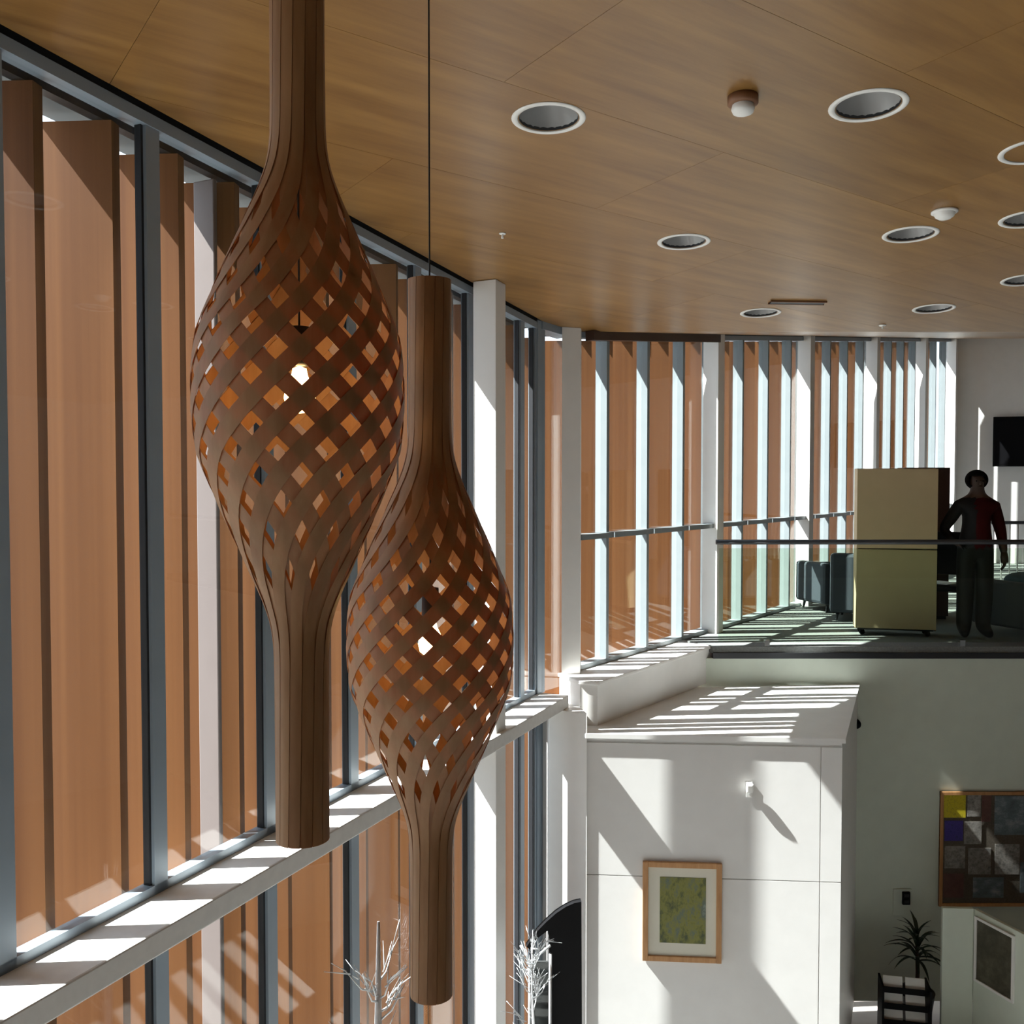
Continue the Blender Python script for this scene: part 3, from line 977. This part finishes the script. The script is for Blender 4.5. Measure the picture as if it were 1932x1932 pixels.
# ------------------------------------------------------------------ things on the lower walls
# framed picture
pc = FA + fu * .752 + fn * .004
pf = empty('framed_picture', (pc.x, pc.y, 1.452), math.atan2(fu.y, fu.x))
tag(pf, 'oak framed green woodland print hanging on the white wall', 'picture')
w2, h2, fr = .305, .392, .042
for s in (-1, 1):
    box('frame_bar', (s * (w2 - fr / 2), -.016, 0), (fr, .032, 2 * h2), 'frame_wood', pf, bevel=.003)
    box('frame_bar', (0, -.016, s * (h2 - fr / 2)), (2 * w2 - 2 * fr, .030, fr), 'frame_wood', pf, bevel=.003)
box('mount', (0, -.008, 0), (2 * w2 - 2 * fr, .010, 2 * h2 - 2 * fr), 'mat_board', pf)
box('print', (.006, -.0145, .012), (.355, .003, .52), 'art', pf)
# small white wall sensor
sp = FA + fu * 1.262 + fn * .002
se = empty('wall_sensor', (sp.x, sp.y, 2.425), math.atan2(fu.y, fu.x))
tag(se, 'small white sensor sticking out of the white wall above the picture', 'sensor')
box('back_plate', (0, -.006, 0), (.05, .012, .12), 'plastic_white', se, bevel=.003)
hd = box('sensor_head', (0, 0, 0), (.055, .035, .075), 'plastic_white', se, bevel=.012)
hd.location = (0, -.032, .02); hd.rotation_euler = (.25, 0, 0)
tube('arm', [(0, -.008, -.03), (0, -.030, .0)], .010, 'plastic_white', se)

# black camera, cable and switch on the grey wall under the balcony
bc_ = empty('wall_camera', (3.337, 9.468, 2.456))
tag(bc_, 'small black camera on the grey wall above a hanging cable', 'camera')
lathe_o = lathe('mount', [(.001, 0), (.045, 0), (.045, .02), (.001, .02)], 'black', bc_, 20); lathe_o.rotation_euler = (math.pi / 2, 0, 0)
bm = bmesh.new(); bmesh.ops.create_uvsphere(bm, u_segments=18, v_segments=12, radius=.045)
dm = bm_obj('dome', bm, 'black_gloss', bc_, smooth=True); dm.location = (0, -.04, -.004)
cb = tube('wall_cable', [(3.30, 9.455, 2.40), (3.275, 9.452, 2.28), (3.262, 9.452, 2.05), (3.262, 9.452, LOW)], .028, 'dark_metal')
tag(cb, 'dark cable duct running down the grey wall beside the white wall', 'cable')
sw_ = empty('wall_phone', (3.849, 9.468, .72))
tag(sw_, 'black intercom on a pale plate above the potted plant', 'intercom')
box('plate', (-.03, -.006, -.03), (.18, .012, .26), 'grey_wall', sw_, bevel=.003)
box('button_block', (0, -.022, .015), (.075, .03, .125), 'black', sw_, bevel=.006)
for k in (-1, 1):
    box('button', (0, -.039, .015 + k * .03), (.045, .006, .03), 'dark_metal', sw_, bevel=.002)

# notice board
nb = empty('notice_board', (4.75, 9.468, 1.22))
tag(nb, 'wood framed notice board crowded with posters on the grey wall', 'notice board')
bw2, bh2 = .58, .565
box('cork_panel', (0, -.010, 0), (2 * bw2, .016, 2 * bh2), 'cork', nb)
for s in (-1, 1):
    box('frame_bar', (s * (bw2 - .015), -.016, 0), (.03, .03, 2 * bh2), 'frame_wood', nb)
    box('frame_bar', (0, -.016, s * (bh2 - .015)), (2 * bw2 - .06, .03, .03), 'frame_wood', nb)
for (nm, x, z, w, h, mt, k) in (('poster', -.44, .42, .215, .22, 'yellow', 0), ('poster', -.445, .18, .18, .20, 'purple', 1), ('poster', -.25, .43, .13, .22, 'sheet_grey', 0),
                               ('poster', -.13, .40, .09, .26, 'sheet_maroon', 1), ('poster', .10, .33, .30, .38, 'sheet_photo', 0),
                               ('poster', -.26, .16, .17, .22, 'sheet_grey', 1), ('poster', -.43, -.08, .20, .22, 'sheet_grey', 0), ('poster', -.44, -.36, .20, .24, 'sheet_maroon', 1),
                               ('poster', -.19, -.12, .22, .26, 'sheet_grey', 0), ('poster', .08, -.10, .24, .30, 'sheet_grey', 1), ('poster', .36, .2, .2, .3, 'sheet_grey', 0),
                               ('poster', -.1, -.38, .3, .2, 'sheet_photo', 1), ('poster', .33, -.28, .24, .3, 'sheet_photo', 1)):
    box(nm, (x, -.020 - k * .001, z), (w, .002, h), mt, nb, rotz=0)

# pale partition with a framed dark picture
pt = empty('partition', (3.84, 8.62, LOW))
tag(pt, 'pale angled partition screen below the notice board', 'partition')
H1 = 1.005 - LOW
A0, A1, A2 = Vector((0, 0)), Vector((.27, -.02)), Vector((.62, -.95))
def slab(p, q, th, z0, z1, mat, par, name):
    d = (q - p).normalized(); n = Vector((d.y, -d.x)) * th
    return prism(name, [tuple(p), tuple(q), tuple(q - n), tuple(p - n)], z0, z1, mat, par, bevel=.004)
slab(A0, A1, .04, 0, H1, 'grey_wall', pt, 'panel')
p2 = slab(A1, A2, .04, 0, H1 - .0, 'grey_wall', pt, 'panel')
dd = (A2 - A1).normalized(); nn = Vector((dd.y, -dd.x))
ang = math.atan2(dd.y, dd.x)
cpt = A1 + dd * .235
fr_ = empty('framed_poster', (3.84 + cpt.x + nn.x * .002, 8.62 + cpt.y + nn.y * .002, LOW + H1 - .34), ang)
tag(fr_, 'dark poster in a thin pale frame on the angled partition', 'poster')
for s in (-1, 1):
    box('frame_bar', (s * .20, -.010, 0), (.022, .02, .58), 'paper', fr_)
    box('frame_bar', (0, -.010, s * .279), (.378, .02, .022), 'paper', fr_)
box('print', (0, -.005, 0), (.39, .008, .55), 'screen_img', fr_)

# magazine rack
mr_ = empty('magazine_rack', (3.52, 8.62, LOW), math.radians(-12))
tag(mr_, 'black tiered magazine rack holding white papers beside the partition', 'magazine rack')
for s in (-1, 1):
    box('side_frame', (s * .20, .06, .30), (.018, .26, .60), 'black', mr_)
for k in range(4):
    z = .08 + k * .14
    t_ = box('tier', (0, .10 - .03 * (3 - k) * .6, z), (.385, .10, .012), 'black', mr_)
    box('tier_lip', (0, .05 - .03 * (3 - k) * .6, z + .025), (.385, .008, .05), 'black', t_)
for k in range(4):
    for j in range(2):
        mz = empty('magazine', (3.52, 8.62, LOW), math.radians(-12))
        names = ['lowest', 'second lowest', 'second highest', 'highest']
        tag(mz, 'white magazine on the %s tier of the black rack, %s side' % (names[k], ('left', 'right')[j]), 'magazine', 'magazines in the black rack')
        b_ = box('pages', (0, 0, 0), (.165, .010, .115), 'paper', mz)
        b_.location = (-.095 + .19 * j, .10 - .03 * (3 - k) * .6 - .005, .08 + k * .14 + .068); b_.rotation_euler = (-.25, 0, 0)

# potted dracaena
pl = empty('potted_plant', (3.80, 9.06, LOW))
tag(pl, 'dark spiky leaved plant in a pot behind the magazine rack', 'plant')
lathe('pot', [(.001, .0), (.12, .0), (.16, .30), (.165, .32), (.15, .32), (.14, .28), (.001, .28)], 'pot', pl, 28)
tube('stem', [(0, 0, .28), (.01, 0, .5), (.0, .01, .78)], [.022, .02, .014], 'brown', pl)
lv, lf = [], []
nseg = 8
for i in range(nseg + 1):
    k = i / nseg
    w = .030 * math.sin(math.pi * min(1, .18 + .82 * k)) ** .8 + .001
    x = .50 * k; z = .34 * k - .42 * k * k
    lv += [(x, -w, z + .006), (x, 0, z), (x, w, z + .006)]
for i in range(nseg):
    a, b = i * 3, i * 3 + 3
    lf += [(a, a + 1, b + 1, b), (a + 1, a + 2, b + 2, b + 1)]
leafme = bpy.data.meshes.new('leaf')
leafme.from_pydata(lv, [], lf)
leafme.materials.append(M['leaf'])
for i in range(34):
    l = mesh_obj('leaf', leafme, None, pl)
    k = i / 33
    l.location = (0, 0, .60 + .22 * k)
    l.rotation_euler = (0, -math.radians(-12 + 72 * k + random.uniform(-8, 8)), i * 2.39996 + random.uniform(-.2, .2))
    s = random.uniform(.5, .72) * (1.0 - .25 * k)
    l.scale = (s, s, s)

# ------------------------------------------------------------------ left foreground of the lower hall
# black display board with a curved top
kb = empty('display_board', (.39, 7.02, LOW), math.radians(4))
tag(kb, 'black display board with curved top in front of the white wall', 'display board')
def profile_board(name, pts, y0, y1, mat, par):
    n = len(pts)
    v = [(x, y0, z) for x, z in pts] + [(x, y1, z) for x, z in pts]
    return from_data(name, v, [tuple(range(n)), tuple(range(n, 2 * n))[::-1]] + [(i, (i + 1) % n, n + (i + 1) % n, n + i) for i in range(n)], mat, par)
top = [(.115, 2.055), (.06, 2.045), (-.0, 2.02), (-.07, 1.975), (-.14, 1.915), (-.20, 1.855), (-.265, 1.765), (-.285, 1.735), (-.262, 1.715)]
profile_board('board', [(-.118, .0), (.128, .0)] + top + [(-.20, 1.80), (-.13, 1.85), (-.118, 1.78)], 0, .06, 'black', kb)
vc = empty('display_case', (.190, 6.93, LOW))
tag(vc, 'dark glass display case with silver frame left of the black board', 'display case')
box('dark_panel', (.018, .03, .84), (.135, .02, 1.62), 'charcoal', vc)
box('glass_front', (.018, .012, .84), (.135, .006, 1.62), 'glass', vc)
for x in (-.062, .085):
    tube('post', [(x, .0, 0), (x, .0, 1.66 + (.06 if x > 0 else 0))], .012, 'silver', vc)
tube('top_rail', [(-.062, 0, 1.66), (.085, 0, 1.78)], .010, 'silver', vc)
tube('brace', [(-.062, 0, 1.66), (-.13, .0, 1.78)], .008, 'silver', vc)
tube('brace', [(-.062, 0, 1.22), (-.14, .0, .95)], .009, 'silver', vc)

def twig_tree(name, label, loc, height, spread, trunk_r, nb_, mat_t, seed, lean=0.0):
    rnd = random.Random(seed)
    e = empty(name, loc)
    tag(e, label, 'twig tree', 'decorative white twig trees by the left windows')
    lathe('base', [(.001, 0), (.16, 0), (.17, .02), (.15, .16), (.001, .17)], 'paper', e, 24)
    tube('trunk', [(0, 0, .1), (.01, 0, height * .5), (-.005 + lean, 0, height * .8), (lean, 0, height)], [trunk_r * 1.2, trunk_r, trunk_r * .8, trunk_r * .25], mat_t, e)
    for i in range(nb_):
        k = rnd.uniform(.45, .95)
        a = rnd.uniform(0, 2 * math.pi)
        L = spread * rnd.uniform(.5, 1.0) * (1.2 - .6 * k)
        b0 = Vector((lean * k, 0, height * k))
        d = Vector((math.cos(a), math.sin(a), rnd.uniform(.5, 1.3))).normalized()
        pts = [b0, b0 + d * L * .5 + Vector((0, 0, -.02)), b0 + d * L + Vector((0, 0, .03))]
        bm = bmesh.new()
        add_tube(bm, pts, [.006, .004, .0018], 5)
        for q in range(5):
            s = rnd.uniform(.25, .95)
            o = pts[0].lerp(pts[2], s)
            d2 = (d + Vector((rnd.uniform(-1, 1), rnd.uniform(-1, 1), rnd.uniform(-.3, .9))) * .7).normalized()
            add_tube(bm, [o, o + d2 * rnd.uniform(.06, .16)], [.003, .0012], 4)
        bm_obj('branch', bm, 'silver', e, smooth=True)
    return e
twig_tree('twig_tree', 'tall white trunked twig tree added for a pale reflection behind the farther pendant lamp', (-.60, 4.2, LOW), 3.2, .32, .026, 26, 'trunk_reflection', 3, .02)  # made-up tree, its white trunk stands in for a reflection
twig_tree('twig_tree', 'silver twig tree beside the black display board', (.16, 6.52, LOW), 2.08, .24, .008, 30, 'silver', 11, -.02)
